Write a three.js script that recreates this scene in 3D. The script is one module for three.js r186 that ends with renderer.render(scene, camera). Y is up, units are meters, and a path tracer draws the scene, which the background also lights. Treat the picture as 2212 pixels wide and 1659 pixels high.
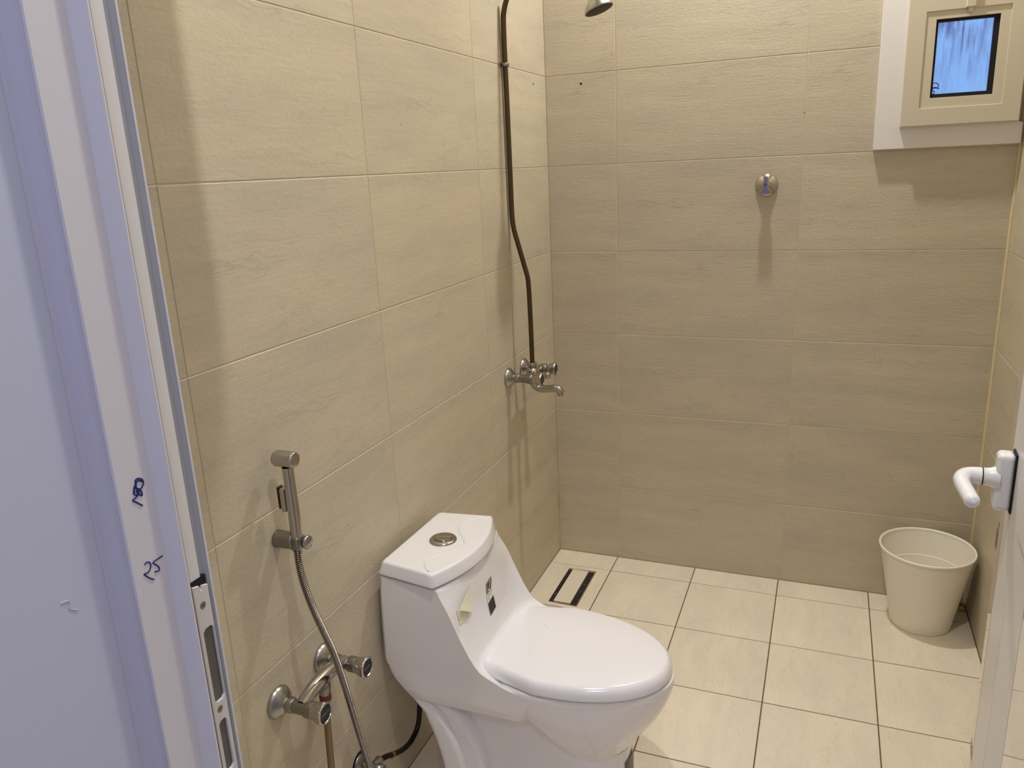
import * as THREE from 'three';
import { RectAreaLightUniformsLib } from 'three/addons/lights/RectAreaLightUniformsLib.js';
import { RoundedBoxGeometry } from 'three/addons/geometries/RoundedBoxGeometry.js';
import { mergeGeometries, mergeVertices, toCreasedNormals } from 'three/addons/utils/BufferGeometryUtils.js';

// ---------------------------------------------------------------- camera, sky, lights, exposure
const scene = new THREE.Scene();
const camera = new THREE.PerspectiveCamera(52.43, 2212 / 1659, 0.02, 60);
camera.rotation.order = 'YXZ';
camera.position.set(0.943, 1.4991, 2.7287);
camera.rotation.set(-0.2689, 0.3899, -0.0473);
const renderer = new THREE.WebGLRenderer({ antialias: true });
renderer.toneMapping = THREE.LinearToneMapping;
renderer.toneMappingExposure = 1.0;
renderer.shadowMap.enabled = true;
scene.background = new THREE.Color().setRGB(0.24, 0.47, 0.95);   // daylight seen through the small window
RectAreaLightUniformsLib.init();
const LAMP_A = [0.72, 2.97, 0.32], LAMP_B = [0.72, 2.97, 1.87], LAMP_SIZE = 0.055;
const LAMP_COLOR = new THREE.Color().setRGB(1.0, 1.0, 0.975), LAMP_A_POWER = 2400, LAMP_B_CANDELA = 5.3;
const HALL_COLOR = new THREE.Color().setRGB(0.74, 0.78, 1.0), HALL_POWER = 13;
const ADDED_STRIP_COLOR = new THREE.Color().setRGB(0.25, 0.25, 1.0), ADDED_STRIP_POWER = 3.5;  // added blue strip in the hall, out of view

// ---------------------------------------------------------------- helpers
let seed = 7;
const rnd = () => { seed = (seed * 1664525 + 1013904223) >>> 0; return seed / 4294967296; };
const used = {};
function numbered(n) { const k = used[n] = (used[n] ?? -1) + 1; return k ? n + '_' + String(k).padStart(3, '0') : n; }
function put(o, parent) { (parent || scene).add(o); return o; }
function obj(name, geos, mat, parent) {
  let g = Array.isArray(geos) ? geos : [geos];
  if (g.length > 1) { g = g.map(x => { const y = x.index ? x.toNonIndexed() : x.clone(); for (const k of Object.keys(y.attributes)) if (!['position', 'normal', 'uv'].includes(k)) y.deleteAttribute(k); if (!y.attributes.uv) y.setAttribute('uv', new THREE.BufferAttribute(new Float32Array(y.attributes.position.count * 2), 2)); return y; }); g = [mergeGeometries(g)]; }
  const m = new THREE.Mesh(g[0], mat); m.name = parent ? name : numbered(name); m.castShadow = m.receiveShadow = true;
  return put(m, parent);
}
function thing(name, label, category, pos = [0, 0, 0], turn = 0, group) {
  const o = new THREE.Group(); o.name = numbered(name); o.position.set(...pos); o.rotation.y = turn;
  o.userData = { label, category }; if (group) o.userData.group = group;
  return put(o);
}
function struct(name, geos, mat) { const m = obj(name, geos, mat); m.userData.kind = 'structure'; return m; }
function structGroup(name, label) { const o = new THREE.Group(); o.name = name; o.userData = { kind: 'structure' }; if (label) o.userData.label = label; return put(o); }
function box(x0, x1, y0, y1, z0, z1, r = 0) {
  const g = r ? new RoundedBoxGeometry(x1 - x0, y1 - y0, z1 - z0, 3, r) : new THREE.BoxGeometry(x1 - x0, y1 - y0, z1 - z0);
  return g.translate((x0 + x1) / 2, (y0 + y1) / 2, (z0 + z1) / 2);
}
function lathe(pts, seg = 40) { return new THREE.LatheGeometry(pts.map(p => new THREE.Vector2(...p)), seg); }       // axis y, pts [r, y]
function latheX(pts, at = [0, 0, 0], seg = 40) { return lathe(pts, seg).rotateZ(-Math.PI / 2).translate(...at); }    // axis +x, pts [r, x]
function latheZ(pts, at = [0, 0, 0], seg = 40) { return lathe(pts, seg).rotateX(Math.PI / 2).translate(...at); }     // axis +z, pts [r, z]
const V = a => new THREE.Vector3(...a);
function tube(pts, r, n = 60, rad = 14, tension = 0.5) { return new THREE.TubeGeometry(new THREE.CatmullRomCurve3(pts.map(V), false, 'catmullrom', tension), n, r, rad); }
function capped(pts, r, n = 60, rad = 16) { return [tube(pts, r, n, rad), new THREE.SphereGeometry(r, 16, 10).translate(...pts[0]), new THREE.SphereGeometry(r, 16, 10).translate(...pts[pts.length - 1])]; }
function sweep(pts, rf, n, rad = 12) {                                       // tube whose radius varies along its length
  const c = new THREE.CatmullRomCurve3(pts.map(V)), f = c.computeFrenetFrames(n, false), L = c.getLength(), P = [], I = [];
  for (let i = 0; i <= n; i++) {
    const p = c.getPointAt(i / n), r = rf(i / n * L, i);
    for (let j = 0; j < rad; j++) { const a = j / rad * 2 * Math.PI, q = p.clone().addScaledVector(f.normals[i], r * Math.cos(a)).addScaledVector(f.binormals[i], r * Math.sin(a)); P.push(q.x, q.y, q.z); }
    if (i) for (let j = 0; j < rad; j++) { const a = (i - 1) * rad + j, b = (i - 1) * rad + (j + 1) % rad; I.push(a, b, a + rad, b, b + rad, a + rad); }
  }
  const g = new THREE.BufferGeometry(); g.setAttribute('position', new THREE.Float32BufferAttribute(P, 3)); g.setIndex(I); g.computeVertexNormals(); return g;
}
function prism(pts, depth, holes = [], bevel = 0) {                           // xy outline extruded along +z
  const s = new THREE.Shape(pts.map(p => new THREE.Vector2(...p)));
  for (const h of holes) s.holes.push(new THREE.Path(h.map(p => new THREE.Vector2(...p))));
  return new THREE.ExtrudeGeometry(s, { depth, bevelEnabled: bevel > 0, bevelThickness: bevel, bevelSize: bevel, bevelOffset: -bevel, bevelSegments: 2, curveSegments: 12 });
}
function planPrism(pts, y0, y1) { return prism(pts.map(([x, z]) => [x, -z]).reverse(), y1 - y0).rotateX(-Math.PI / 2).translate(0, y0, 0); }   // (x, z) outline extruded upwards
const rect = (x0, x1, y0, y1) => [[x0, y0], [x1, y0], [x1, y1], [x0, y1]];

// ---------------------------------------------------------------- procedural textures
function hash(x, y, s) { let h = (x * 374761393 + y * 668265263 + s * 1274126177) | 0; h = Math.imul(h ^ (h >>> 13), 1274126177); return ((h ^ (h >>> 16)) >>> 0) / 4294967296; }
function vnoise(x, y, px, py, s) {
  const xi = Math.floor(x), yi = Math.floor(y), fx = x - xi, fy = y - yi, u = fx * fx * (3 - 2 * fx), v = fy * fy * (3 - 2 * fy);
  const X0 = ((xi % px) + px) % px, X1 = (X0 + 1) % px, Y0 = ((yi % py) + py) % py, Y1 = (Y0 + 1) % py;
  return (hash(X0, Y0, s) * (1 - u) + hash(X1, Y0, s) * u) * (1 - v) + (hash(X0, Y1, s) * (1 - u) + hash(X1, Y1, s) * u) * v;
}
function fbm(u, v, px, py, oct, s) { let a = .5, t = 0, n = 0; for (let i = 0; i < oct; i++) { t += a * vnoise(u * px, v * py, px, py, s + i); n += a; a *= .5; px *= 2; py *= 2; } return t / n; }
function dataTex(w, h, fn, srgb) {
  const d = new Uint8Array(w * h * 4);
  for (let y = 0; y < h; y++) for (let x = 0; x < w; x++) { const c = fn(x / w, y / h), i = (y * w + x) * 4; d[i] = c[0]; d[i + 1] = c[1]; d[i + 2] = c[2]; d[i + 3] = 255; }
  const t = new THREE.DataTexture(d, w, h); t.wrapS = t.wrapT = THREE.RepeatWrapping; t.magFilter = THREE.LinearFilter; t.minFilter = THREE.LinearMipmapLinearFilter; t.generateMipmaps = true;
  if (srgb) t.colorSpace = THREE.SRGBColorSpace; t.needsUpdate = true; return t;
}
const clamp = v => Math.max(0, Math.min(255, v));
// sandstone-look tile: soft banding along the long side, thin wandering dark veins, fine grain
function stone(u, v, s, along) {
  if (along === 'y') [u, v] = [v, u];
  const warp = (fbm(u, v, 3, 3, 3, s + 40) - .5) * .16;
  const band = fbm(u, v + warp, 2, 7, 4, s) - .5;
  const n = fbm(u, v + warp * 1.5, 3, 9, 4, s + 11) - .5;
  const gate = Math.max(0, fbm(u, v, 4, 6, 2, s + 23) - .47) * 3.2;
  const vein = Math.pow(Math.max(0, 1 - Math.abs(n) * 26), 2) * Math.min(1, gate);
  const grain = fbm(u, v, 90, 60, 2, s + 31) - .5;
  const streak = fbm(u, v + warp * .4, 12, 90, 2, s + 57) - .5;
  return { band, vein, grain, streak };
}
function stoneSet(w, h, s, base, along, amp) {
  const map = dataTex(w, h, (u, v) => { const q = stone(u, v, s, along), k = 1 + amp * (q.band * .16 + q.grain * .05 + q.streak * .06 - q.vein * .09), warm = q.band * 5; return [clamp(base[0] * k + warm * .4), clamp(base[1] * k), clamp(base[2] * k - warm)]; }, true);
  const bump = dataTex(w, h, (u, v) => { const q = stone(u, v, s, along), k = 150 + q.grain * 110 + q.streak * 70 + q.band * 60 - q.vein * 60; return [clamp(k), clamp(k), clamp(k)]; });
  return { map, bump };
}
const wallMats = [1, 2, 3, 4].map((s, i) => {
  const t = stoneSet(768, 384, s * 101, [[199, 187, 163], [201, 189, 164], [197, 185, 162], [200, 187, 162]][i], 'x', .55);
  for (const k of [t.map, t.bump]) k.repeat.set(1 / 0.6, 1 / 0.3);
  return new THREE.MeshStandardMaterial({ map: t.map, bumpMap: t.bump, bumpScale: 0.0007, roughness: .5 });
});
const floorMats = [5, 6, 7].map((s, i) => {
  const t = stoneSet(384, 384, s * 97, [[231, 218, 195], [233, 220, 197], [230, 216, 193]][i], 'y', .5);
  for (const k of [t.map, t.bump]) k.repeat.set(1 / 0.3, 1 / 0.3);
  return new THREE.MeshStandardMaterial({ map: t.map, bumpMap: t.bump, bumpScale: 0.0007, roughness: .45 });
});
const std = (c, roughness, o = {}) => new THREE.MeshStandardMaterial({ color: c, roughness, ...o });
const phys = (c, roughness, o = {}) => new THREE.MeshPhysicalMaterial({ color: c, roughness, ...o });
const plasterBump = dataTex(256, 256, (u, v) => { const k = 128 + (fbm(u, v, 12, 12, 4, 300) - .5) * 160; return [clamp(k), clamp(k), clamp(k)]; });
const M = {
  wallGrout: std(0xd6c8a8, .8), floorGrout: std(0x6e5332, .9), cornerGrout: std(0xd9c69c, .8),
  paint: std(0xd2d4e0, .6, { bumpMap: plasterBump, bumpScale: .0006 }), tilePaint: std(0xcbba9c, .6), ceiling: std(0xe6e4e0, .9), hallFloor: std(0xb9a98c, .6),
  upvc: phys(0xe6e2df, .32), gloss: phys(0xe4e0dc, .04, { clearcoat: 1, clearcoatRoughness: .02 }), tileReflectTan: phys(0xcdc2ac, .03, { clearcoat: 1, clearcoatRoughness: .02 }), gasket: std(0x070606, .8), gasketBrown: std(0x5a4a40, .8),
  ceramic: phys(0xe9e6e4, .12, { clearcoat: .6, clearcoatRoughness: .06 }), seat: phys(0xebe8e8, .16, { clearcoat: .3, clearcoatRoughness: .1 }),
  chrome: std(0xb9b4ad, .16, { metalness: 1 }), dullChrome: std(0xa5a29c, .3, { metalness: 1 }), oldChrome: std(0x8f8d84, .36, { metalness: 1 }),
  bronze: std(0x5c4d36, .38, { metalness: .9 }), darkRubber: std(0x120e0d, .5), black: std(0x0b0a0c, .3), steel: std(0x8d8780, .35, { metalness: 1 }),
  plastic: phys(0xf3ecdb, .35), whitePlastic: phys(0xeceaea, .22, { clearcoat: .5, clearcoatRoughness: .12 }), alu: std(0xd3c8b2, .45), white: std(0xe9e4df, .5),
  ink: std(0x1c1f6a, .6), marker: std(0x0d1528, .6), rust: std(0x6b2a14, .8), brownHose: phys(0x7d6a48, .3, { metalness: .45 }), dirt: std(0x3a2f22, .9),
};
// ---------------------------------------------------------------- room shell
const W = 1.444, D = 2.205, H = 3.0, TH = 0.3;
const wl = struct('wall_left', box(-.15, -.0014, -.1, H, -.25, 2.205), M.wallGrout);
const wb = struct('wall_back', prism(rect(-.0014, W + .15, -.1, H), .2, [rect(1.132, 1.408, 1.578, 2.03)]).translate(0, 0, -.2014), M.wallGrout);
const wr = struct('wall_right', box(W + .0014, W + .15, -.1, H, -.0014, 2.205), M.wallGrout);
const wf = struct('wall_front', prism([[-.15, 0], [.376, 0], [.376, 2.07], [1.226, 2.07], [1.226, 0], [W + .15, 0], [W + .15, H], [-.15, H]], .25).translate(0, 0, 2.205), M.paint);
obj('plaster_flake', tube([[.3762, 1.1731, 2.3431], [.3762, 1.1722, 2.337], [.3762, 1.1696, 2.3353], [.3762, 1.1648, 2.3363], [.3762, 1.1593, 2.3298]], .0005, 30, 6), M.paint, wf);
struct('ceiling', box(-.15, W + .15, H, H + .12, -.2, 2.455), M.ceiling);
const fl = struct('floor', box(-.0014, W + .0014, -.12, -.0016, -.0014, 2.205), M.floorGrout);
// hall in front of the doorway, where the camera stands
struct('floor_hall', box(-1.2, 2.6, -.12, -.001, 2.205, 4.4), M.hallFloor);
struct('wall_hall_left', box(-1.3, -1.2, -.1, H, 2.455, 4.4), M.paint);
struct('wall_hall_right', box(2.6, 2.7, -.1, H, 2.455, 4.4), M.paint);
struct('wall_hall_back', box(-1.3, 2.7, -.1, H, 4.4, 4.5), M.paint);
struct('wall_hall_front', [box(-1.3, -.15, -.1, H, 2.405, 2.455), box(W + .15, 2.7, -.1, H, 2.405, 2.455)], M.paint);
struct('ceiling_hall', box(-1.3, 2.7, H, H + .12, 2.455, 4.5), M.ceiling);

// one tile: bevelled slab facing +z with its face at z = 0, uv in metres
const slabs = {};
function slab(w, h, variant) {
  const key = w.toFixed(4) + '|' + h.toFixed(4) + '|' + variant; if (slabs[key]) return slabs[key];
  const c = .0011, t = .0055, x = w / 2, y = h / 2, P = [], U = [], ou = variant * .237, ov = variant * .151;
  const quad = (a, b, cc, d) => { for (const q of [a, b, cc, a, cc, d]) { P.push(...q); U.push(q[0] + ou, q[1] + ov); } };
  const f = [[-x + c, -y + c, 0], [x - c, -y + c, 0], [x - c, y - c, 0], [-x + c, y - c, 0]], e = [[-x, -y, -c], [x, -y, -c], [x, y, -c], [-x, y, -c]], b = e.map(q => [q[0], q[1], -t]);
  quad(...f);
  for (let i = 0; i < 4; i++) { const j = (i + 1) % 4; quad(e[i], e[j], f[j], f[i]); quad(b[i], b[j], e[j], e[i]); }
  const g = new THREE.BufferGeometry(); g.setAttribute('position', new THREE.Float32BufferAttribute(P, 3)); g.setAttribute('uv', new THREE.Float32BufferAttribute(U, 2)); g.computeVertexNormals();
  return slabs[key] = g;
}
const JH = .0011, JV = .00035;                                       // half joint widths
function tile(parent, mats, w, h, pos, rot) {
  const m = obj('tile', slab(w, h, Math.floor(rnd() * 3)), mats[Math.floor(rnd() * mats.length)], parent);
  m.position.set(...pos); m.rotation.set(...rot);
  // tiles never sit perfectly flush: a fraction of a millimetre of lippage
  const n = new THREE.Vector3(0, 0, 1).applyEuler(m.rotation); m.position.addScaledVector(n, -rnd() * .0003);
  return m;
}
const leftCuts = [0, .6085, 1.2048, 1.801, 2.205], backCuts = [0, .2492, .8522, W], rightCuts = [0, .6, 1.2, 1.8, 2.205];
for (let k = 0; k < 10; k++) {
  const y0 = k * TH + (k ? JH : .003), y1 = (k + 1) * TH - JH;
  for (let i = 0; i < 4; i++) {
    const a = leftCuts[i] + (i ? JV : .0008), b = leftCuts[i + 1] - JV; tile(wl, wallMats, b - a, y1 - y0, [0, (y0 + y1) / 2, (a + b) / 2], [0, Math.PI / 2, 0]);
    const c = rightCuts[i] + JV, d = rightCuts[i + 1] - JV; tile(wr, wallMats, d - c, y1 - y0, [W, (y0 + y1) / 2 - (k ? .006 : .001), (c + d) / 2], [0, -Math.PI / 2, 0]);
  }
  for (let i = 0; i < 3; i++) {
    let a = backCuts[i] + (i ? .0009 : .0008), b = backCuts[i + 1] - (i < 2 ? .0009 : .004);
    if (i === 2 && (k === 5 || k === 6)) b = 1.056;
    tile(wb, wallMats, b - a, y1 - y0, [(a + b) / 2, (y0 + y1) / 2, 0], [0, 0, 0]);
  }
}
const fx = [0, .2397, .5409, .8421, 1.1433, W], fz = [0, .1127, .4155, .7183, 1.0211, 1.3239, 1.6267, 1.9295, 2.205], FJ = .0016;
for (let i = 0; i < 5; i++) for (let j = 0; j < 8; j++) {
  const a = fx[i] + (i ? FJ : .001), b = fx[i + 1] - FJ, c = fz[j] + (j ? FJ : .001), d = fz[j + 1] - FJ;
  if (i === 0 && j === 1) {                                         // tile cut around the floor drain
    const g = prism(rect(a, b, -d, -c), .005, [[[.083, -.392], [.191, -.396], [.190, -.136], [.083, -.142]]]); g.rotateX(-Math.PI / 2).translate(0, -.0052, 0);
    obj('tile', g, floorMats[0], fl); continue;
  }
  tile(fl, floorMats, b - a, d - c, [(a + b) / 2, 0, (c + d) / 2], [-Math.PI / 2, 0, 0]);
}
// pale caulk running up the right back corner
{ const m = struct('trim_3', new THREE.CylinderGeometry(.006, .006, 2.99, 8).translate(W - .0015, 1.5, .0015), M.cornerGrout); m.userData.label = 'pale caulk line in the back right corner of the room'; }
// drilled holes and chips left in the tiles
for (const [x, y, r] of [[.128, 1.768, .0036], [.85, 1.627, .0014], [1.105, .857, .001]]) obj('drill_hole', latheZ([[0, .0002], [r, .0003], [r * 1.15, -.0004]], [x, y, 0], 14), M.gasket, wb);
for (const [y, z, r] of [[1.768, .124, .0034], [1.61, 1.041, .0012], [.765, 1.417, .001]]) obj('drill_hole', latheX([[r * 1.15, -.0004], [r, .0003], [0, .0002]], [0, y, z], 14), M.gasket, wl);

// ---------------------------------------------------------------- door frame (left jamb with strike plate, right jamb, head)
const fr = structGroup('trim_1', 'white door frame with a metal strike plate on its left jamb');
const jambL = [[.374, 2.287], [.396, 2.287], [.396, 2.2505], [.4085, 2.2445], [.4098, 2.2432], [.41, 2.242], [.4092, 2.2408], [.394, 2.2405], [.394, 2.2135], [.3928, 2.2128], [.386, 2.2125], [.386, 2.2030], [.3953, 2.2025], [.396, 2.2019], [.396, 2.2011], [.3955, 2.2005], [.374, 2.2005]];
obj('jamb', planPrism(jambL, 0, 2.03), M.upvc, fr);
obj('jamb', planPrism(jambL.map(([x, z]) => [1.602 - x, z]).reverse(), 0, 2.03), M.upvc, fr);
obj('head', box(.374, 1.228, 2.03, 2.072, 2.2, 2.287, .002), M.upvc, fr);
obj('groove_shade_strip', planPrism([[.3862, 2.2124], [.3914, 2.2122], [.3904, 2.2095], [.3910, 2.2065], [.3946, 2.2036], [.3948, 2.2032], [.3862, 2.2032]], 0, 2.03), std(0xaeaeb0, .4), fr);  // grey strip paints in the shade inside the jamb groove
obj('gasket', box(.394, .3955, 0, 2.03, 2.2278, 2.2306), M.gasketBrown, fr);
obj('caulk', planPrism([[.3762, 2.2872], [.3925, 2.2872], [.3905, 2.2905], [.385, 2.2925], [.379, 2.2955], [.3762, 2.3]], 0, 2.03), phys(0xcfcbd2, .25, { clearcoat: .5, clearcoatRoughness: .2 }), fr);
{ // strike plate, local outline in (z mirrored, y)
  const outer = [[-2.2275, .80], [-2.2085, .80], [-2.2085, 1.121], [-2.2155, 1.123], [-2.2165, 1.119], [-2.2185, 1.119], [-2.2195, 1.1245], [-2.2275, 1.1265]];
  const round = (x0, x1, y0, y1, r) => [[x0 + r, y0], [x1 - r, y0], [x1, y0 + r], [x1, y1 - r], [x1 - r, y1], [x0 + r, y1], [x0, y1 - r], [x0, y0 + r]];
  const h1 = round(-2.2235, -2.2095, .994, 1.078, .0035), h2 = round(-2.2235, -2.2125, .912, .972, .003);
  const g = prism(outer, .0022, [h1, h2], .0004).rotateY(Math.PI / 2).scale(1, 1, 1);   // x -> -z, z -> x
  const sp = obj('strike_plate', g.translate(.3945, 0, 0), phys(0xd9d4d0, .3, {}), fr);
  for (const [y0, y1, a, b] of [[.99, 1.08, 2.209, 2.2245], [.908, .975, 2.212, 2.2245]]) obj('latch_pocket', box(.3942, .3946, y0, y1, a, b), std(0x6f6c68, .5, { metalness: .5 }), sp);
  for (const [y, z] of [[1.103, 2.2185], [.985, 2.219], [.84, 2.219]]) obj('screw', [latheX([[.0042, 0], [.0042, .0005], [.003, .0009], [0, .0009]], [.3965, y, z], 16), box(.3972, .3976, y - .0004, y + .0004, z - .002, z + .002), box(.3972, .3976, y - .002, y + .002, z - .0004, z + .0004)], M.oldChrome, sp);
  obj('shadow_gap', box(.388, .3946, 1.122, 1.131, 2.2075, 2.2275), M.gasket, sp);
}
// figures written in blue ballpoint on the jamb
const pen = (strokes, r, f, ax) => strokes.map(s => tube(s.map(f), r, s.length * 6, 6));
const onJamb = ([y, z]) => [.3961, y, z];
obj('pen_mark', pen([[[1.176, 2.2745], [1.1769, 2.2715], [1.1751, 2.2686], [1.1719, 2.268], [1.1686, 2.27], [1.1673, 2.2736], [1.1678, 2.2766], [1.1636, 2.2735], [1.1602, 2.2705], [1.1577, 2.2673]], [[1.1744, 2.2539], [1.174, 2.2596], [1.1733, 2.2652], [1.1691, 2.2619], [1.1654, 2.2597], [1.1629, 2.2607], [1.1642, 2.2655]]], .0007, onJamb), M.ink, fr);
obj('pen_mark', pen([[[1.2435, 2.2699], [1.2447, 2.2711], [1.2497, 2.2685], [1.2539, 2.2672], [1.254, 2.264], [1.2516, 2.2606], [1.248, 2.2601], [1.2447, 2.2629], [1.2435, 2.2667], [1.2468, 2.268], [1.2507, 2.2675], [1.2523, 2.2648], [1.2502, 2.2613]], [[1.2494, 2.2694], [1.2448, 2.2713], [1.242, 2.2712], [1.2406, 2.2678], [1.2448, 2.268], [1.2453, 2.2659], [1.2404, 2.2634], [1.2379, 2.2639], [1.2403, 2.2662], [1.2428, 2.2665]], [[1.2402, 2.267], [1.2383, 2.2714], [1.2374, 2.274], [1.2341, 2.2704], [1.2289, 2.2651]]], .0008, onJamb), M.ink, fr);

// ---------------------------------------------------------------- door leaf, standing open against the right side
const door = structGroup('door_1', 'glossy white door standing open on the right'); door.position.set(1.17, 0, 2.2); door.rotation.y = Math.atan2(.763, .043);
obj('leaf', box(.0, .7645, .012, 2.02, .012, .046), M.upvc, door);
obj('edge_strip', box(.735, .7645, .012, 2.02, -.0002, .012, .0015), M.tileReflectTan, door);  // tan base colour stands in for tiles mirrored in the glossy edge
obj('stile', box(.637, .7348, .012, 2.02, .0, .012, .0015), M.upvc, door);
obj('stile', box(.0, .16, .012, 2.02, .0, .012, .0015), M.upvc, door);
for (const [y0, y1] of [[.012, .13], [1.86, 2.02], [.985, 1.105]]) obj('rail', box(.16, .637, y0, y1, .0, .012, .0015), M.upvc, door);
for (const [y0, y1] of [[.13, .985], [1.105, 1.86]]) {
  obj('bead', planPrism([[.5565, .0077], [.6365, .0003], [.6365, .0118], [.5565, .0118]], y0, y1), M.upvc, door);
  obj('panel', box(.16, .557, y0, y1, .008, .0118), M.gloss, door);
}
{ // lever handle
  const h = obj('handle', box(.6855, .7145, .99, 1.077, -.024, -.001, .0075), M.whitePlastic, door);
  obj('backplate', box(.6845, .7155, .9885, 1.0785, -.0025, .0002, .001), M.gasket, h);
  obj('neck', latheZ([[.0, -.04], [.0125, -.04], [.0135, -.03], [.017, -.022], [.017, -.018]].reverse().map(([r, z]) => [r, z]), [.70, 1.037, 0], 28), M.whitePlastic, h);
  obj('ring', latheZ([[.0128, -.0385], [.0132, -.0392], [.0128, -.04]].reverse(), [.70, 1.037, 0], 28), M.gasket, h);
  obj('lever', sweep([[.70, 1.037, -.0395], [.70, 1.037, -.049], [.697, 1.037, -.0575], [.690, 1.037, -.0635], [.678, 1.037, -.0668], [.66, 1.0365, -.0668], [.63, 1.0365, -.0635], [.605, 1.036, -.060], [.594, 1.036, -.0585]], (s, i) => (i > 58 ? .0105 * Math.sqrt(Math.max(0.00001, 1 - Math.pow((i - 58) / 6, 2))) : .0128 - .0025 * Math.min(1, s / .06)) + (i > 26 && i < 50 ? .0006 * Math.sin(i * 2.1) : 0), 64, 18), M.whitePlastic, h);
  obj('bolt', [box(.76, .803, .887, .925, .004, .016, .002), box(.76, .785, .891, .921, .0, .005, .001)], M.steel, door);
}
// ---------------------------------------------------------------- window, high in the back wall
const win = structGroup('window_1', 'small window with a cream aluminium frame and dirty pane');
obj('casing', prism([[1.053, 1.504], [1.438, 1.504], [1.438, 1.560], [1.4245, 1.566], [1.4245, 2.14], [1.053, 2.14]], .02, [rect(1.132, 1.408, 1.578, 2.03)], .0012).translate(0, 0, .0002), M.white, win);
const frame = obj('window_frame', prism(rect(1.120, 1.4225, 1.566, 2.045), .022, [rect(1.166, 1.3755, 1.614, 1.8735)], .0012).translate(0, 0, .0215), M.alu, win);
obj('sash', [prism(rect(1.162, 1.379, 1.611, 1.877), .0225, [rect(1.1925, 1.3505, 1.6415, 1.852)], .0008).translate(0, 0, .0175)], M.alu, win);
obj('catch', [box(1.262, 1.286, 1.874, 1.95, .0425, .056, .003), box(1.268, 1.28, 1.862, 1.878, .04, .052, .003)], M.alu, win);
obj('gasket', prism(rect(1.1905, 1.3525, 1.639, 1.854), .014, [rect(1.1985, 1.337, 1.652, 1.845)]).translate(0, 0, .021), M.gasket, win);
const paneTex = dataTex(256, 256, (u, v) => { const st = fbm(u, v, 22, 3, 4, 71), top = Math.pow(v, 1.6), bl = fbm(u, v, 7, 5, 4, 73); const d = Math.max(0, (st - .42) * 1.9) * (.35 + .65 * top) + Math.max(0, bl - .45) * top * .8; const k = 1 - Math.min(.26, d * .34) * (.3 + .7 * v); return [clamp(255 * (k * .8 + .2)), clamp(255 * k), clamp(255 * (k * .85 + .15))]; }, true);
const paneGeo = box(1.188, 1.355, 1.637, 1.857, .0175, .0205);
{ const p = paneGeo.attributes.position, uv = paneGeo.attributes.uv; for (let i = 0; i < p.count; i++) uv.setXY(i, (p.getX(i) - 1.188) / .167, (p.getY(i) - 1.637) / .22); }
obj('pane', paneGeo, phys(0xffffff, .08, { map: paneTex, transmission: 1, thickness: 0, ior: 1.45 }), win);
obj('marker_number', pen([[[1.1983, 1.6837], [1.2081, 1.6829], [1.2139, 1.6779], [1.2134, 1.6711], [1.2071, 1.6693], [1.1975, 1.6689], [1.2048, 1.6717], [1.2171, 1.6662]], [[1.1936, 1.6634], [1.2012, 1.6629], [1.2048, 1.6591], [1.2031, 1.6535], [1.1961, 1.6518], [1.2088, 1.6508]]], .0012, ([x, y]) => [x, y, .0207]), M.marker, win);

// ---------------------------------------------------------------- toilet
const toiletGlaze = M.ceramic;
function outline(k, mode, n) {                                      // closed plan outline, starting mid-back, z from 0 to +, round the front and back
  const h = [], { xb, xf, xm, hb, hm, r = .012, q = 2, s = 0 } = k;
  for (let i = 0; i < 6; i++) h.push([xb, (hb - r) * i / 6]);
  for (let i = 0; i <= 5; i++) { const a = i / 5 * Math.PI / 2; h.push([xb + r - r * Math.cos(a), hb - r + r * Math.sin(a)]); }
  for (let i = 1; i < n; i++) { const t = i / n; h.push([xb + r + (xm - xb - r) * t, hb + (hm - hb) * t]); }
  if (mode === 'e') for (let i = 0; i <= 44; i++) { const a = i / 44 * Math.PI / 2, e = k.e || 1; h.push([xm + (xf - xm) * Math.pow(Math.sin(a), e), hm * Math.pow(Math.cos(a), e)]); }
  else for (let i = 0; i <= 24; i++) { const u = 1 - Math.pow(i / 24, .8), z = u * hm; h.push([xm + (xf - xm) * (1 - Math.pow(u, q)) - s * Math.pow(u, 12), z]); }
  const m = h.slice(1, -1).reverse().map(([x, z]) => [x, -z]);
  return h.concat(m);
}
function loft(keys, mode = 'e', crease = .7, n = 8) {
  const rings = [], ks = keys.map(k => ({ r: .012, q: 2, s: 0, e: 1, ...k }));
  for (const k of ks) { const i = k.i || 0; rings.push(outline({ ...k, xb: k.xb + i, xf: k.xf - i, xm: k.xm - i * .4, hb: k.hb - i, hm: k.hm - i }, mode, n).map(([x, z]) => [x, k.y, z])); }
  const P = [], I = [], N = rings[0].length;
  rings.forEach(rg => rg.forEach(p => P.push(...p)));
  for (let a = 0; a < rings.length - 1; a++) for (let j = 0; j < N; j++) { const p = a * N + j, q = a * N + (j + 1) % N; I.push(p, q, p + N, q, q + N, p + N); }
  for (const [a, flip] of [[0, 1], [rings.length - 1, 0]]) { const c = [0, 0, 0]; rings[a].forEach(p => p.forEach((v, t) => c[t] += v / N)); const id = P.length / 3; P.push(...c); for (let j = 0; j < N; j++) { const p = a * N + j, q = a * N + (j + 1) % N; flip ? I.push(q, p, id) : I.push(p, q, id); } }
  const g = new THREE.BufferGeometry(); g.setAttribute('position', new THREE.Float32BufferAttribute(P, 3)); g.setIndex(I);
  if (!crease) { g.computeVertexNormals(); return g; }
  return toCreasedNormals(g, crease);
}
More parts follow.
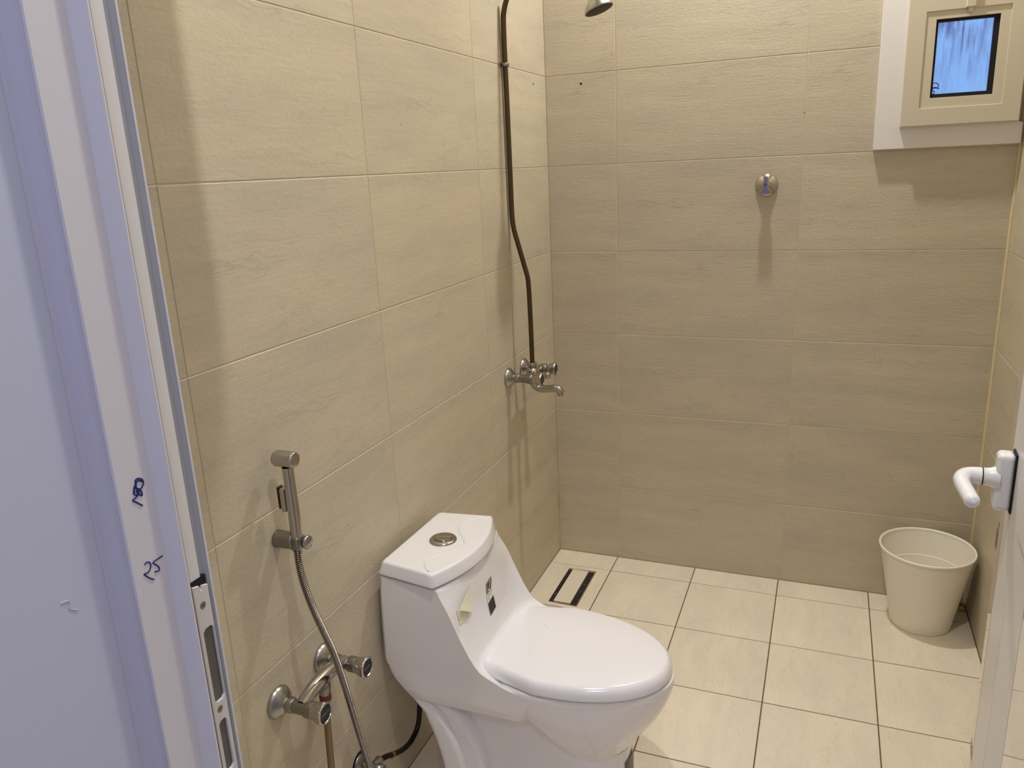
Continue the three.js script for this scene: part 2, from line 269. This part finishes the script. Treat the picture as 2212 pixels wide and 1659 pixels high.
function refine(keys, n) {                                          // smooth interpolation between keys
  const names = ['y', 'xb', 'xf', 'xm', 'hb', 'hm', 'r', 'q', 's', 'e', 'i'], d = { r: .012, q: 2, s: 0, e: 1, i: 0 }, out = [];
  const c = names.map(nm => keys.map(k => k[nm] ?? d[nm]));
  for (let i = 0; i < keys.length - 1; i++) for (let t = 0; t < n; t++) {
    const u = t / n, o = {};
    names.forEach((nm, j) => { const v = c[j], p0 = v[Math.max(0, i - 1)], p1 = v[i], p2 = v[i + 1], p3 = v[Math.min(v.length - 1, i + 2)]; o[nm] = nm === 'y' ? p1 + (p2 - p1) * u : .5 * (2 * p1 + (p2 - p0) * u + (2 * p0 - 5 * p1 + 4 * p2 - p3) * u * u + (3 * p1 - p0 - 3 * p2 + p3) * u * u * u); });
    out.push(o);
  }
  const o = {}; names.forEach((nm, j) => o[nm] = c[j][keys.length - 1]); out.push(o); return out;
}
const toilet = thing('toilet', 'white one-piece ceramic toilet with closed lid standing against the left wall', 'toilet', [0, 0, 1.198], -.026);
const tankKeys = [                                                   // side shell (lower edge a crease) running up into the tank and its swept wings
  { y: .2965, xb: .095, xf: .44, xm: .34, hb: .150, hm: .134, r: .02 }, { y: .2985, xb: .086, xf: .468, xm: .352, hb: .160, hm: .1505, r: .02 },
  ...refine([{ y: .304, xb: .077, xf: .475, xm: .36, hb: .1625, hm: .1565, r: .02 }, { y: .32, xb: .058, xf: .475, xm: .37, hb: .1625, hm: .161, r: .022 }, { y: .345, xb: .032, xf: .45, xm: .385, hb: .1615, hm: .1635, r: .025 },
    { y: .372, xb: .023, xf: .34, xm: .395, hb: .1605, hm: .1655, q: 3, r: .02 }, { y: .39, xb: .02, xf: .287, xm: .335, hb: .16, hm: .166, q: 5 }, { y: .415, xb: .02, xf: .252, xm: .280, hb: .16, hm: .166, q: 6 },
    { y: .45, xb: .02, xf: .234, xm: .254, hb: .159, hm: .166, q: 6 }, { y: .50, xb: .02, xf: .222, xm: .230, hb: .157, hm: .166, q: 5 }, { y: .55, xb: .02, xf: .217, xm: .208, hb: .154, hm: .165, q: 4 }, { y: .6, xb: .022, xf: .213, xm: .182, hb: .150, hm: .162, q: 2.2 }], 6),
  { y: .6025, xb: .026, xf: .209, xm: .18, hb: .146, hm: .158, q: 2.2 }].map(k => ({ q: 2, ...k }));
const bodyGeos = [loft(tankKeys, 'q', .75)];
bodyGeos.push(loft(refine([                                          // pedestal
  { y: 0, xb: .17, xf: .592, xm: .44, hb: .112, hm: .115, e: .9 }, { y: .02, xb: .17, xf: .588, xm: .44, hb: .109, hm: .112, e: .9 }, { y: .1, xb: .17, xf: .58, xm: .43, hb: .102, hm: .106, e: .85 }, { y: .17, xb: .15, xf: .578, xm: .42, hb: .102, hm: .106, e: .85 }, { y: .22, xb: .14, xf: .575, xm: .41, hb: .104, hm: .107, e: .9 }, { y: .33, xb: .1, xf: .56, xm: .38, hb: .108, hm: .11, e: 1 }], 5), 'e', .8));
bodyGeos.push(loft(refine([                                          // bowl
  { y: .165, xb: .47, xf: .560, xm: .50, hb: .03, hm: .05, r: .02 }, { y: .185, xb: .455, xf: .578, xm: .49, hb: .07, hm: .09, r: .04 }, { y: .21, xb: .43, xf: .593, xm: .47, hb: .09, hm: .110, r: .05 }, { y: .24, xb: .40, xf: .613, xm: .45, hb: .105, hm: .127, r: .05 }, { y: .28, xb: .35, xf: .642, xm: .42, hb: .12, hm: .145, r: .05 }, { y: .32, xb: .25, xf: .663, xm: .39, hb: .13, hm: .157, r: .05 }, { y: .365, xb: .12, xf: .677, xm: .375, hb: .13, hm: .1645, r: .03 }, { y: .382, xb: .1, xf: .678, xm: .375, hb: .13, hm: .166, r: .02 }], 5).concat([{ y: .3855, xb: .1, xf: .6765, xm: .375, hb: .13, hm: .1645, r: .02 }, { y: .387, xb: .104, xf: .672, xm: .375, hb: .13, hm: .160, r: .02 }]), 'e', .8));
bodyGeos.push(loft(refine([                                          // rear rib sweeping from the shell to the floor
  { y: 0, xb: .155, xf: .222, xm: .205, hb: .140, hm: .137, r: .012 }, { y: .12, xb: .150, xf: .218, xm: .2, hb: .147, hm: .144, r: .012 }, { y: .2, xb: .135, xf: .2, xm: .182, hb: .153, hm: .15, r: .012 }, { y: .265, xb: .108, xf: .17, xm: .15, hb: .1575, hm: .154, r: .02 }, { y: .295, xb: .086, xf: .145, xm: .125, hb: .161, hm: .158, r: .02 }, { y: .318, xb: .066, xf: .13, xm: .11, hb: .159, hm: .156, r: .02 }], 5), 'e', .6));
bodyGeos.push(loft(refine([                                          // second rib
  { y: 0, xb: .2, xf: .275, xm: .25, hb: .128, hm: .125, r: .015 }, { y: .12, xb: .195, xf: .268, xm: .245, hb: .132, hm: .129, r: .015 }, { y: .2, xb: .18, xf: .248, xm: .225, hb: .138, hm: .135, r: .015 }, { y: .265, xb: .15, xf: .212, xm: .19, hb: .144, hm: .14, r: .015 }, { y: .31, xb: .11, xf: .175, xm: .15, hb: .15, hm: .146, r: .015 }], 5), 'e', .6));
obj('body', bodyGeos, toiletGlaze, toilet);
const lidK = { xb: .02, xf: .2225, xm: .176, hb: .151, hm: .170, q: 2, r: .012 };
const lid = obj('tank_lid', loft([[.6075, .009], [.608, .004], [.6095, .001], [.6125, 0], [.623, .0035], [.631, .006], [.635, .0073], [.6375, .0088], [.639, .011], [.6397, .0135], [.640, .017], [.640, .03]].map(([y, i]) => ({ ...lidK, y, i })), 'q', 0), toiletGlaze, toilet);
const ridge = [[0.163, -.146], [0.148, -.138], [0.135, -.126], [0.125, -.102], [0.122, -.079], [0.128, -.061], [0.1415, -.042], [0.160, -.021], [0.1725, -.003], [0.1766, .017], [0.1685, .038], [0.159, .051], [0.147, .065], [0.135, .084], [0.130, .104], [0.132, .12], [0.1446, .138], [0.158, .150]];
obj('molded_ridge', new THREE.TubeGeometry(new THREE.CatmullRomCurve3(ridge.map(([x, z]) => new THREE.Vector3(x, .6388, z))), 120, .003, 10), toiletGlaze, lid);
{ // dual flush button
  const b = obj('flush_button', lathe([[.0335, .640], [.0335, .6425], [.031, .6455], [.0235, .6475], [.0225, .6455], [0, .6455]], 48).translate(.117, 0, .003), M.chrome, lid);
  const half = (a0, a1) => { const s = new THREE.Shape(); s.absarc(0, 0, .0215, a0, a1, false); s.closePath(); return new THREE.ExtrudeGeometry(s, { depth: .004, bevelEnabled: true, bevelThickness: .001, bevelSize: .0012, bevelOffset: -.0016, bevelSegments: 2, curveSegments: 24 }).rotateX(-Math.PI / 2).translate(.117, .6452, .003); };
  obj('flush_button', half(.29, Math.PI + .29), M.chrome, lid).name = 'half_button';
  obj('half_button', half(Math.PI + .29, 2 * Math.PI + .29), M.chrome, lid);
}
const seatK = { xb: .25, xf: .673, xm: .40, hb: .142, hm: .1655, r: .05, e: .96 };
obj('seat_ring', loft([{ ...seatK, y: .3868, i: .014 }, { ...seatK, y: .388, i: .006 }, { ...seatK, y: .393, i: .004 }, { ...seatK, y: .396, i: .008 }], 'e', .7), M.seat, toilet);
{ // closed lid: rounded edge running into a shallow dome
  const ks = [{ ...seatK, y: .3905, i: .006 }, { ...seatK, y: .3908, i: .001 }];
  for (let j = 0; j <= 14; j++) { const a = j / 14 * 1.36; ks.push({ ...seatK, y: .394 + .027 * Math.sin(a), i: .0195 * (1 - Math.cos(a)) }); }
  const last = ks[ks.length - 1]; for (let j = 1; j <= 12; j++) { const u = j / 12, i = last.i + u * .105; ks.push({ ...seatK, y: last.y + .009 * (1 - (1 - u) * (1 - u)), i, r: .05 - .035 * u }); }
  obj('seat_lid', loft(ks, 'e', 0), M.seat, toilet);
}
obj('hinge', [box(.245, .285, .386, .404, -.105, -.065, .006), box(.245, .285, .386, .404, .065, .105, .006)], M.seat, toilet);
// front face of the tank, used to lay the stickers on it
function faceX(y, z) {
  let i = 0; while (i < tankKeys.length - 2 && tankKeys[i + 1].y < y) i++;
  const a = tankKeys[i], b = tankKeys[i + 1], t = (y - a.y) / (b.y - a.y), L = n => a[n] + (b[n] - a[n]) * t, u = Math.abs(z) / L('hm');
  return L('xm') + (L('xf') - L('xm')) * (1 - Math.pow(u, L('q')));
}
function patch(corners, n, lift, fx) {                               // corners (y, z): top-left, top-right, bottom-right, bottom-left as seen from the front
  const P = [], U = [], I = [];
  for (let a = 0; a <= n; a++) for (let b = 0; b <= n; b++) {
    const u = b / n, v = a / n, mix = k => (corners[0][k] * (1 - u) + corners[1][k] * u) * (1 - v) + (corners[3][k] * (1 - u) + corners[2][k] * u) * v, y = mix(0), z = mix(1);
    const l = typeof lift === 'function' ? lift(u, v) : lift;
    P.push(fx(y, z) + l, y, z); U.push(u, 1 - v);
    if (a && b) { const p = (a - 1) * (n + 1) + b - 1; I.push(p, p + n + 1, p + 1, p + 1, p + n + 1, p + n + 2); }
  }
  const g = new THREE.BufferGeometry(); g.setAttribute('position', new THREE.Float32BufferAttribute(P, 3)); g.setAttribute('uv', new THREE.Float32BufferAttribute(U, 2)); g.setIndex(I); g.computeVertexNormals(); return g;
}
function canvasTex(w, h, draw) { const c = document.createElement('canvas'); c.width = w; c.height = h; draw(c.getContext('2d'), w, h); const t = new THREE.CanvasTexture(c); t.colorSpace = THREE.SRGBColorSpace; return t; }
const stickerTex = canvasTex(128, 384, (g, w, h) => {
  g.fillStyle = '#e4e0d8'; g.fillRect(0, 0, w, h);
  g.fillStyle = '#6a655f'; g.fillRect(4, 4, w - 8, 130); g.fillStyle = '#231d22'; g.fillRect(34, 30, w - 50, 96);
  g.strokeStyle = '#efece6'; g.lineWidth = 11; g.beginPath(); g.moveTo(40, 96); g.lineTo(58, 122); g.lineTo(98, 26); g.stroke();
  g.fillStyle = '#efece6'; g.beginPath(); g.moveTo(96, 130); g.lineTo(122, 60); g.lineTo(122, 134); g.fill();
  g.fillStyle = '#3a3336'; g.font = 'italic bold 26px sans-serif'; g.fillText('Ouality', 18, 168);
  g.fillStyle = '#8a8580'; g.fillRect(24, 186, 22, 8); g.beginPath(); g.arc(34, 214, 9, 0, 7); g.fill(); g.beginPath(); g.arc(86, 196, 8, 0, 7); g.fill();
  g.fillStyle = '#1d1826'; g.fillRect(4, 236, w - 8, 144); g.fillStyle = '#4a4354'; g.fillRect(30, 262, 62, 5); g.fillRect(24, 276, 44, 4); g.fillRect(20, 350, 70, 4);
});
obj('sticker', patch([[.5328, -.0086], [.5382, -.0429], [.460, -.0335], [.4546, .004]], 8, .0009, faceX), phys(0xffffff, .3, { map: stickerTex, side: THREE.DoubleSide }), toilet).userData.label = 'black and white product sticker on the tank front';
const paperTex = dataTex(64, 64, (u, v) => { const k = fbm(u, v, 5, 5, 4, 500); return [clamp(216 + k * 22), clamp(212 + k * 22), clamp(176 + k * 34)]; }, true);
const paper = std(0xffffff, .85, { map: paperTex, side: THREE.DoubleSide });
obj('torn_label', [patch([[.567, .0705], [.563, .065], [.5177, .0906], [.5471, .1373]], 8, (u, v) => .0015 + .008 * v * v, faceX), patch([[.5471, .1373], [.5177, .0906], [.5032, .0736], [.5106, .1403]], 8, .0012, faceX)], paper, toilet).userData.label = 'remains of a torn cream paper label';
const pedX = (y, z) => .43 + (.58 - .43) * Math.pow(Math.max(0, 1 - Math.pow(Math.abs(z) / .106, 2 / .85)), .425);
obj('sticker', patch([[.158, .036], [.158, -.03], [.06, -.03], [.06, .036]], 12, .0012, pedX), phys(0x1d1826, .3, { side: THREE.DoubleSide }), toilet).userData.label = 'dark sticker low on the pedestal front';

// ---------------------------------------------------------------- waste bin
const bin = thing('waste_bin', 'round tapered cream plastic waste bin in the back right corner', 'bin', [1.293, 0, .1445]);
obj('body', lathe([[0, .004], [.082, .004], [.086, .001], [.0885, .0], [.0905, .004], [.105, .09], [.121, .18], [.1355, .262], [.1335, .262], [.119, .18], [.1165, .178], [.103, .09], [.088, .008], [0, .008]], 72), M.plastic, bin);
obj('rim', lathe([[.1335, .262], [.133, .268], [.1355, .2725], [.139, .2725], [.1405, .269], [.1395, .264], [.1355, .261]], 72), M.plastic, bin);
obj('inner_step', lathe([[.119, .176], [.1165, .177], [.1165, .181], [.1195, .184]], 72), M.plastic, bin);
const toy = thing('plastic_scrap', 'tiny pink and yellow plastic scrap on the floor behind the bin', 'scrap', [1.418, 0, .035]);
obj('pink_lobe', new THREE.SphereGeometry(.0095, 20, 14).scale(1.05, .8, .8).translate(.0018, .0085, -.0245), phys(0xd8437f, .4), toy);
obj('yellow_lobe', new THREE.SphereGeometry(.011, 20, 14).scale(1.1, .75, .9).translate(.0108, .0083, .001), phys(0xc9c018, .4), toy);

// ---------------------------------------------------------------- floor drain
const drain = thing('floor_drain', 'slot floor drain with a tile insert in the back left corner', 'drain', [.137, 0, .267]);
obj('channel', [box(-.0535, .0535, -.0015, -.0009, -.123, .125), box(-.0535, -.05, -.0015, -.001, -.123, .125)], std(0x17191f, .35), drain);
obj('rim', prism(rect(-.0535, .0532, -.125, .125), .0018, [rect(-.0525, .0500, -.123, .117)]).rotateX(-Math.PI / 2).translate(0, -.0012, 0), std(0x8f7350, .8), drain);
obj('cover', prism(rect(-.0355, .0265, -.12, .116), .0042, [], .0008).rotateX(-Math.PI / 2).translate(0, -.0008, 0), floorMats[1], drain);
for (const [x, z] of [[.037, -.02], [.0375, .03], [-.044, .07]]) obj('debris', new THREE.SphereGeometry(.0037, 10, 8).scale(1, .4, 2.2).translate(x, .0002, z), std(0x2c4f6a, .4), drain);

// ---------------------------------------------------------------- shower mixer with riser pipe
const shower = thing('shower_mixer', 'tarnished chrome shower mixer on the left wall near the back corner', 'faucet', [0, .845, .3955]);
function barrel(parent, z, hexAt, capTex) {
  obj('escutcheon', latheX([[.032, .0005], [.0325, .004], [.029, .010], [.019, .019], [.0125, .021], [.0125, .024]], [0, 0, z], 40), M.dullChrome, parent);
  obj('nut', latheX([[.0135, hexAt], [.0155, hexAt + .001], [.0155, hexAt + .013], [.0135, hexAt + .014]], [0, 0, z], 6), M.dullChrome, parent);
  obj('valve_body', latheX([[.0125, .02], [.0125, hexAt + .014], [.0135, hexAt + .016], [.0135, .066], [.0165, .068], [.0165, .082], [.015, .085]], [0, 0, z], 32), M.oldChrome, parent);
}
function knob(parent, z, x, cap) {
  const pts = [], N = 48, P = [], I = [], prof = [[.0, x + .001], [.0135, x + .001], [.0145, x], [.0165, x + .008], [.019, x + .018], [.0215, x + .026], [.0225, x + .030], [.021, x + .0325], [.0185, x + .033], [.0175, x + .031], [0, x + .031]];
  prof.forEach(([r, px], i) => { for (let j = 0; j < N; j++) { const a = j / N * 2 * Math.PI, rr = r * (i >= 4 && i <= 7 ? 1 + .055 * Math.cos(a * 6) : 1); P.push(px, rr * Math.cos(a), z + rr * Math.sin(a)); } });
  for (let i = 0; i < prof.length - 1; i++) for (let j = 0; j < N; j++) { const p = i * N + j, q = i * N + (j + 1) % N; I.push(p, p + N, q, q, p + N, q + N); }
  const g = new THREE.BufferGeometry(); g.setAttribute('position', new THREE.Float32BufferAttribute(P, 3)); g.setIndex(I);
  const k = obj('knob', toCreasedNormals(g, .8), M.chrome, parent);
  const disc = new THREE.CircleGeometry(.0178, 36).rotateY(Math.PI / 2).rotateX(cap.turn || 0).translate(x + cap.at, 0, z);
  obj('cap', disc, cap.mat, k);
  return k;
}
const blackCap = { mat: M.black, at: .0312 };
for (const z of [.0685, -.0685]) { barrel(shower, z, .027); knob(shower, z, .086, blackCap); }
obj('bridge', [new THREE.CylinderGeometry(.0145, .0145, .137, 24).rotateX(Math.PI / 2).translate(.06, 0, 0), new THREE.SphereGeometry(.023, 28, 20).scale(1, 1.05, 1.15).translate(.06, 0, 0)], M.chrome, shower);
obj('riser_nut', [lathe([[.0, .02], [.0135, .02], [.0135, .024], [.0155, .025], [.0155, .037], [.0145, .038], [0, .038]], 6).translate(.06, 0, 0)], M.chrome, shower);
obj('diverter', [latheX([[.0085, .06], [.0085, .1], [.0105, .104], [.0115, .112], [.0105, .12], [0, .121]], [0, -.004, .0], 24), new THREE.CylinderGeometry(.004, .005, .03, 14).translate(.112, .016, -.004), new THREE.SphereGeometry(.0065, 16, 12).translate(.112, .032, -.004)], M.chrome, shower);
obj('spout', [sweep([[.058, -.015, 0], [.066, -.038, 0], [.084, -.05, 0], [.112, -.05, 0], [.14, -.047, 0], [.152, -.052, 0], [.1555, -.061, 0]], s => .0145 - .0022 * Math.min(1, s / .08), 60, 20), new THREE.SphereGeometry(.0132, 20, 14).translate(.149, -.0505, 0)], M.chrome, shower);
obj('aerator', lathe([[0, -.070], [.0095, -.070], [.0098, -.068], [.0098, -.0595], [.0105, -.058], [0, -.057]], 24).translate(.1545, 0, 0), M.dullChrome, shower);
const riser = thing('shower_riser', 'thin bronze-stained shower riser pipe bent back to the left wall with a shower head', 'shower pipe', [0, 0, .3955]);
obj('pipe', sweep([[.06, .878, 0], [.06, .95, 0], [.0595, 1.05, 0], [.058, 1.13, 0], [.0555, 1.162, 0], [.046, 1.2, 0], [.026, 1.275, 0], [.0165, 1.312, 0], [.0125, 1.34, 0], [.0115, 1.5, 0], [.0115, 1.7, 0], [.0115, 1.9, 0], [.014, 1.945, 0], [.03, 1.99, 0], [.065, 2.035, 0], [.12, 2.065, 0], [.18, 2.07, 0], [.235, 2.05, 0], [.272, 2.005, 0], [.285, 1.975, 0]], () => .0078, 220, 16), M.bronze, riser);
obj('clip', [new THREE.TorusGeometry(.0098, .0022, 8, 24).scale(1, 1, 2.6).rotateX(Math.PI / 2).translate(.0118, 1.801, 0), box(.0004, .004, 1.795, 1.807, .006, .024, .0015)], M.dullChrome, riser);
obj('clip_screw', latheX([[.003, 0], [.0028, .0015], [0, .002]], [.004, 1.801, .0165], 14), M.gasket, riser);
obj('shower_head', [lathe([[.011, .06], [.013, .045], [.013, .04], [.0225, .031], [.033, .019], [.0385, .01], [.0415, .003], [.0425, 0], [.0405, -.0015], [0, -.0015]], 44).rotateZ(.32).translate(.3035, 1.921, 0)], M.dullChrome, riser);
obj('spray_face', lathe([[.0395, -.0018], [.036, -.003], [0, -.0035]], 40).rotateZ(.32).translate(.3035, 1.921, 0), std(0x2e261c, .6), riser);

// ---------------------------------------------------------------- stop valve on the back wall
const stop = thing('stop_valve', 'small round chrome stop valve with a blue dot on the back wall', 'valve', [.7465, 1.411, 0]);
obj('escutcheon', latheZ([[.0355, .0005], [.0355, .003], [.033, .0065], [.017, .017], [.0135, .019], [.0135, .026], [0, .026]].reverse(), [0, 0, 0], 48), M.chrome, stop);
obj('lever', [prism([[-.0065, .024], [-.004, .029], [.004, .029], [.0065, .024], [.0095, -.008], [.0195, -.02], [.018, -.0245], [.009, -.0285], [-.009, -.0285], [-.018, -.0245], [-.0195, -.02], [-.0095, -.008]], .020, [], .0022).translate(0, 0, .027)], M.chrome, stop);
obj('blue_dot', latheZ([[0, .0496], [.0043, .0496], [.0046, .049]], [-.001, .002, 0], 24), phys(0x101a86, .25), stop);
obj('dot_mark', box(-.0016, -.0006, -.0002, .0042, .0496, .0499), std(0xe8e8f4, .5), stop);

// ---------------------------------------------------------------- bidet mixer, hand sprayer, hoses and angle valve
const capTex = (txt, ring) => canvasTex(128, 128, (g, w, h) => { g.fillStyle = '#0b090b'; g.fillRect(0, 0, w, h); g.fillStyle = '#8f8a86'; g.font = 'bold 19px sans-serif'; g.textAlign = 'center'; g.fillText(txt, w / 2 + (ring ? 8 : 0), h / 2 + 8); if (ring) { g.strokeStyle = '#77736f'; g.lineWidth = 3; g.beginPath(); g.arc(20, h / 2, 9, 0, 7); g.stroke(); } });
const bidet = thing('bidet_mixer', 'tarnished chrome two-knob bidet mixer low on the left wall', 'faucet', [0, .522, 1.632]);
barrel(bidet, .0745, .024); knob(bidet, .0745, .078, { mat: phys(0xffffff, .5, { map: capTex('QUALITY', true) }), at: .0312, turn: 0 });
barrel(bidet, -.0745, .024); knob(bidet, -.0745, .078, { mat: phys(0xffffff, .5, { map: capTex('QUALITY', false) }), at: .0312, turn: 0 });
obj('bridge', sweep([[.056, .004, .0745], [.054, .011, .045], [.053, .014, 0], [.054, .011, -.045], [.056, .004, -.0745]], s => .0125 + .0022 * Math.sin(Math.min(1, s / .15) * Math.PI), 40, 20), M.chrome, bidet);
obj('outlet', lathe([[.0, .012], [.014, .006], [.0135, -.008], [.011, -.02], [.0105, -.026]], 24).translate(.055, 0, .001), M.oldChrome, bidet);
obj('outlet_ring', lathe([[.0112, -.022], [.0122, -.024], [.0122, -.034], [.0095, -.036]], 24).translate(.055, 0, .001), M.rust, bidet);
obj('outlet_pipe', tube([[.055, -.02, .001], [.055, -.1, .006], [.056, -.2, .012], [.057, -.32, .018], [.06, -.42, .02]], .0072, 40, 14), M.brownHose, bidet);
const sprayer = thing('bidet_sprayer', 'chrome hand bidet sprayer hanging in its holder on the left wall', 'sprayer', [0, .842, 1.646]);
obj('holder', [latheX([[0, .0006], [.0165, .0006], [.0172, .002], [.0165, .038], [.0155, .043], [0, .044]], [0, 0, 0], 36), box(.036, .056, -.016, .012, -.014, .012, .005)], M.oldChrome, sprayer);
obj('holder_knob', latheX([[0, .058], [.006, .058], [.0125, .061], [.0135, .065], [.0115, .069], [0, .0705]], [0, -.002, -.006], 28), M.dullChrome, sprayer);
obj('handle', sweep([[.047, .008, .0], [.047, .05, .0], [.0465, .1, .0], [.046, .15, .0]], s => .0108 + .0004 * Math.sin(s * 40), 40, 24), M.chrome, sprayer);
obj('handle_collar', lathe([[.0095, -.02], [.0112, -.018], [.0112, .006], [.0095, .0065]], 24).translate(.047, 0, 0), M.chrome, sprayer);
obj('head', latheX([[0, .023], [.0145, .023], [.0155, .025], [.0155, .06], [.0145, .0645], [.012, .066], [0, .0665]], [0, .165, 0], 36), M.chrome, sprayer);
obj('nozzle_face', latheX([[0, .0215], [.0135, .0215], [.0148, .024]], [0, .165, 0], 30), M.black, sprayer);
obj('trigger', [box(.024, .036, .06, .108, -.008, .008, .004)], M.chrome, sprayer);
obj('trigger_edge', box(.0195, .0245, .066, .11, -.0075, .0075, .002), M.black, sprayer);
const hose = thing('sprayer_hose', 'ribbed metal hose hanging down from the hand sprayer', 'hose', [0, 0, 0]);
obj('ribbed_tube', sweep([[0.047, 0.8329, 1.6505], [0.0543, 0.8114, 1.6595], [0.0615, 0.781, 1.6645], [0.0682, 0.7421, 1.6625], [0.0744, 0.7032, 1.6565], [0.0798, 0.653, 1.6436], [0.0844, 0.6002, 1.6288], [0.088, 0.5502, 1.6192], [0.0905, 0.5015, 1.6104], [0.0918, 0.4511, 1.6012], [0.092, 0.398, 1.5903], [0.092, 0.3395, 1.5775], [0.092, 0.2781, 1.5645], [.09, .18, 1.556], [.085, .085, 1.57], [.076, .045, 1.61], [.066, .055, 1.64], [.061, .1, 1.652]], (s, i) => .0062 + [.001, .001, .0006, -.0011, -.0011, .0001][i % 6], 1560, 14), std(0x8f877d, .25, { metalness: 1 }), hose);
obj('ferrule', lathe([[.0075, 0], [.0095, .001], [.0095, .014], [.0075, .016]], 20).translate(.047, .82, 1.646), M.oldChrome, hose);
const angle = thing('angle_valve', 'angle valve on the left wall below the bidet mixer feeding the toilet', 'valve', [0, .182, 1.474]);
obj('escutcheon', latheX([[.027, .0005], [.0275, .003], [.024, .008], [.012, .012]], [0, 0, 0], 36), M.oldChrome, angle);
obj('valve_body', latheX([[.0105, .008], [.0105, .045], [.013, .047], [.013, .062], [0, .063]], [0, 0, 0], 24), M.dullChrome, angle);
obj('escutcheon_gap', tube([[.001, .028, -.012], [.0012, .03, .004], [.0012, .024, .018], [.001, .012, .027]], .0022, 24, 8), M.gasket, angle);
obj('outlet', latheZ([[.0105, -.028], [.0105, -.01], [.0085, 0]].map(([r, z]) => [r, z]), [.036, 0, 0], 20), M.dullChrome, angle);
const supply = thing('supply_hose', 'dark braided supply hose curving up behind the toilet', 'hose', [0, 0, 0]);
obj('braided_tube', sweep([[.036, .18, 1.448], [.037, .168, 1.42], [.038, .148, 1.385], [.039, .13, 1.345], [.039, .124, 1.305], [.04, .14, 1.272], [.041, .19, 1.255], [.042, .24, 1.25], [.042, .285, 1.25]], (s, i) => .0066 + (i % 2 ? .0002 : -.0002), 220, 12), std(0x2a211a, .35, { metalness: .6 }), supply);
obj('brass_ring', new THREE.CylinderGeometry(.0078, .0078, .01, 18).rotateX(Math.PI / 2 - .45).translate(.0378, .153, 1.395), std(0xb58a4a, .35, { metalness: .8 }), supply);

// ---------------------------------------------------------------- out of the frame: invented shadow-casting water heater, ceiling lamps, assumed hall lamps
const heater = thing('added_water_heater', 'unseen white cylindrical water heater added by the doorway to cast the shadow on the left wall', 'water heater', [.175, 1.775, 1.915]);  // invented, out of view; casts the dark patch on the left wall
obj('tank', lathe([[0, 0], [.1, .003], [.15, .018], [.165, .045], [.165, .62], [.15, .66], [.1, .68], [0, .685]], 48), M.white, heater);
obj('bracket', box(-.1745, -.14, .1, .56, -.08, .08, .004), M.steel, heater);
for (const x of [-.05, .05]) obj('pipe', tube([[x, .66, .06], [x, .74, .06]], .008, 6, 12), M.dullChrome, heater);
function lamp(pos, size, color, label, glow) {
  const t = thing('ceiling_light', label, 'light', pos);
  obj('housing', lathe([[0, .029], [size * .9, .029], [size * .9, .012], [size * .8, .0], [size * .66, .001], [size * .64, .006], [0, .006]], 36), M.white, t);
  obj('diffuser', lathe([[0, .003], [size * .6, .003], [size * .63, .0055], [0, .0055]], 36), new THREE.MeshStandardMaterial({ color: 0xffffff, emissive: color, emissiveIntensity: glow, roughness: .6 }), t);
}
lamp(LAMP_A, .08, LAMP_COLOR, 'round flush ceiling light over the shower end', 8);
{ const l = new THREE.RectAreaLight(LAMP_COLOR, LAMP_A_POWER, LAMP_SIZE, LAMP_SIZE); l.position.set(LAMP_A[0], LAMP_A[1] - .004, LAMP_A[2]); l.lookAt(LAMP_A[0], 0, LAMP_A[2]); l.name = 'lamp_light'; scene.add(l); }
lamp(LAMP_B, .08, LAMP_COLOR, 'round recessed ceiling downlight just inside the doorway', 8);
{ const l = new THREE.SpotLight(LAMP_COLOR, LAMP_B_CANDELA, 0, .93, .55, 2); l.position.set(LAMP_B[0], LAMP_B[1] - .006, LAMP_B[2]); l.target.position.set(LAMP_B[0], 0, LAMP_B[2]); l.castShadow = true; l.shadow.radius = 1.7; l.name = 'downlight_beam'; scene.add(l); scene.add(l.target); }
{
  const t = thing('assumed_hall_light', 'assumed unseen square cool white ceiling panel in the hall', 'light', [1.3, 2.97, 3.5]);  // assumed source of the cool hall light, out of view
  obj('housing', box(-.32, .32, .004, .0295, -.32, .32, .004), M.white, t);
  obj('diffuser', box(-.3, .3, .001, .004, -.3, .3), new THREE.MeshStandardMaterial({ color: 0xffffff, emissive: HALL_COLOR, emissiveIntensity: 3, roughness: .6 }), t);
  const l = new THREE.RectAreaLight(HALL_COLOR, HALL_POWER, .6, .6); l.position.set(1.3, 2.968, 3.5); l.lookAt(1.3, 0, 3.5); l.name = 'assumed_panel_light'; scene.add(l);
  const s = thing('added_hall_strip', 'added unseen blue upright light strip on the hall wall', 'light', [1.2, 1.2, 4.385]);  // invented strip, added for the blue glow along the caulk
  obj('housing', box(-.05, .05, 0, 1.6, -.012, .0145, .003), M.white, s);
  obj('diffuser', box(-.04, .04, .02, 1.58, -.016, -.012), new THREE.MeshStandardMaterial({ color: 0xffffff, emissive: ADDED_STRIP_COLOR, emissiveIntensity: 3, roughness: .6 }), s);
  const k = new THREE.RectAreaLight(ADDED_STRIP_COLOR, ADDED_STRIP_POWER, .08, 1.56); k.position.set(1.2, 2.0, 4.366); k.lookAt(1.2, 2.0, 0); k.name = 'added_strip_glow'; scene.add(k);
}
renderer.render(scene, camera);
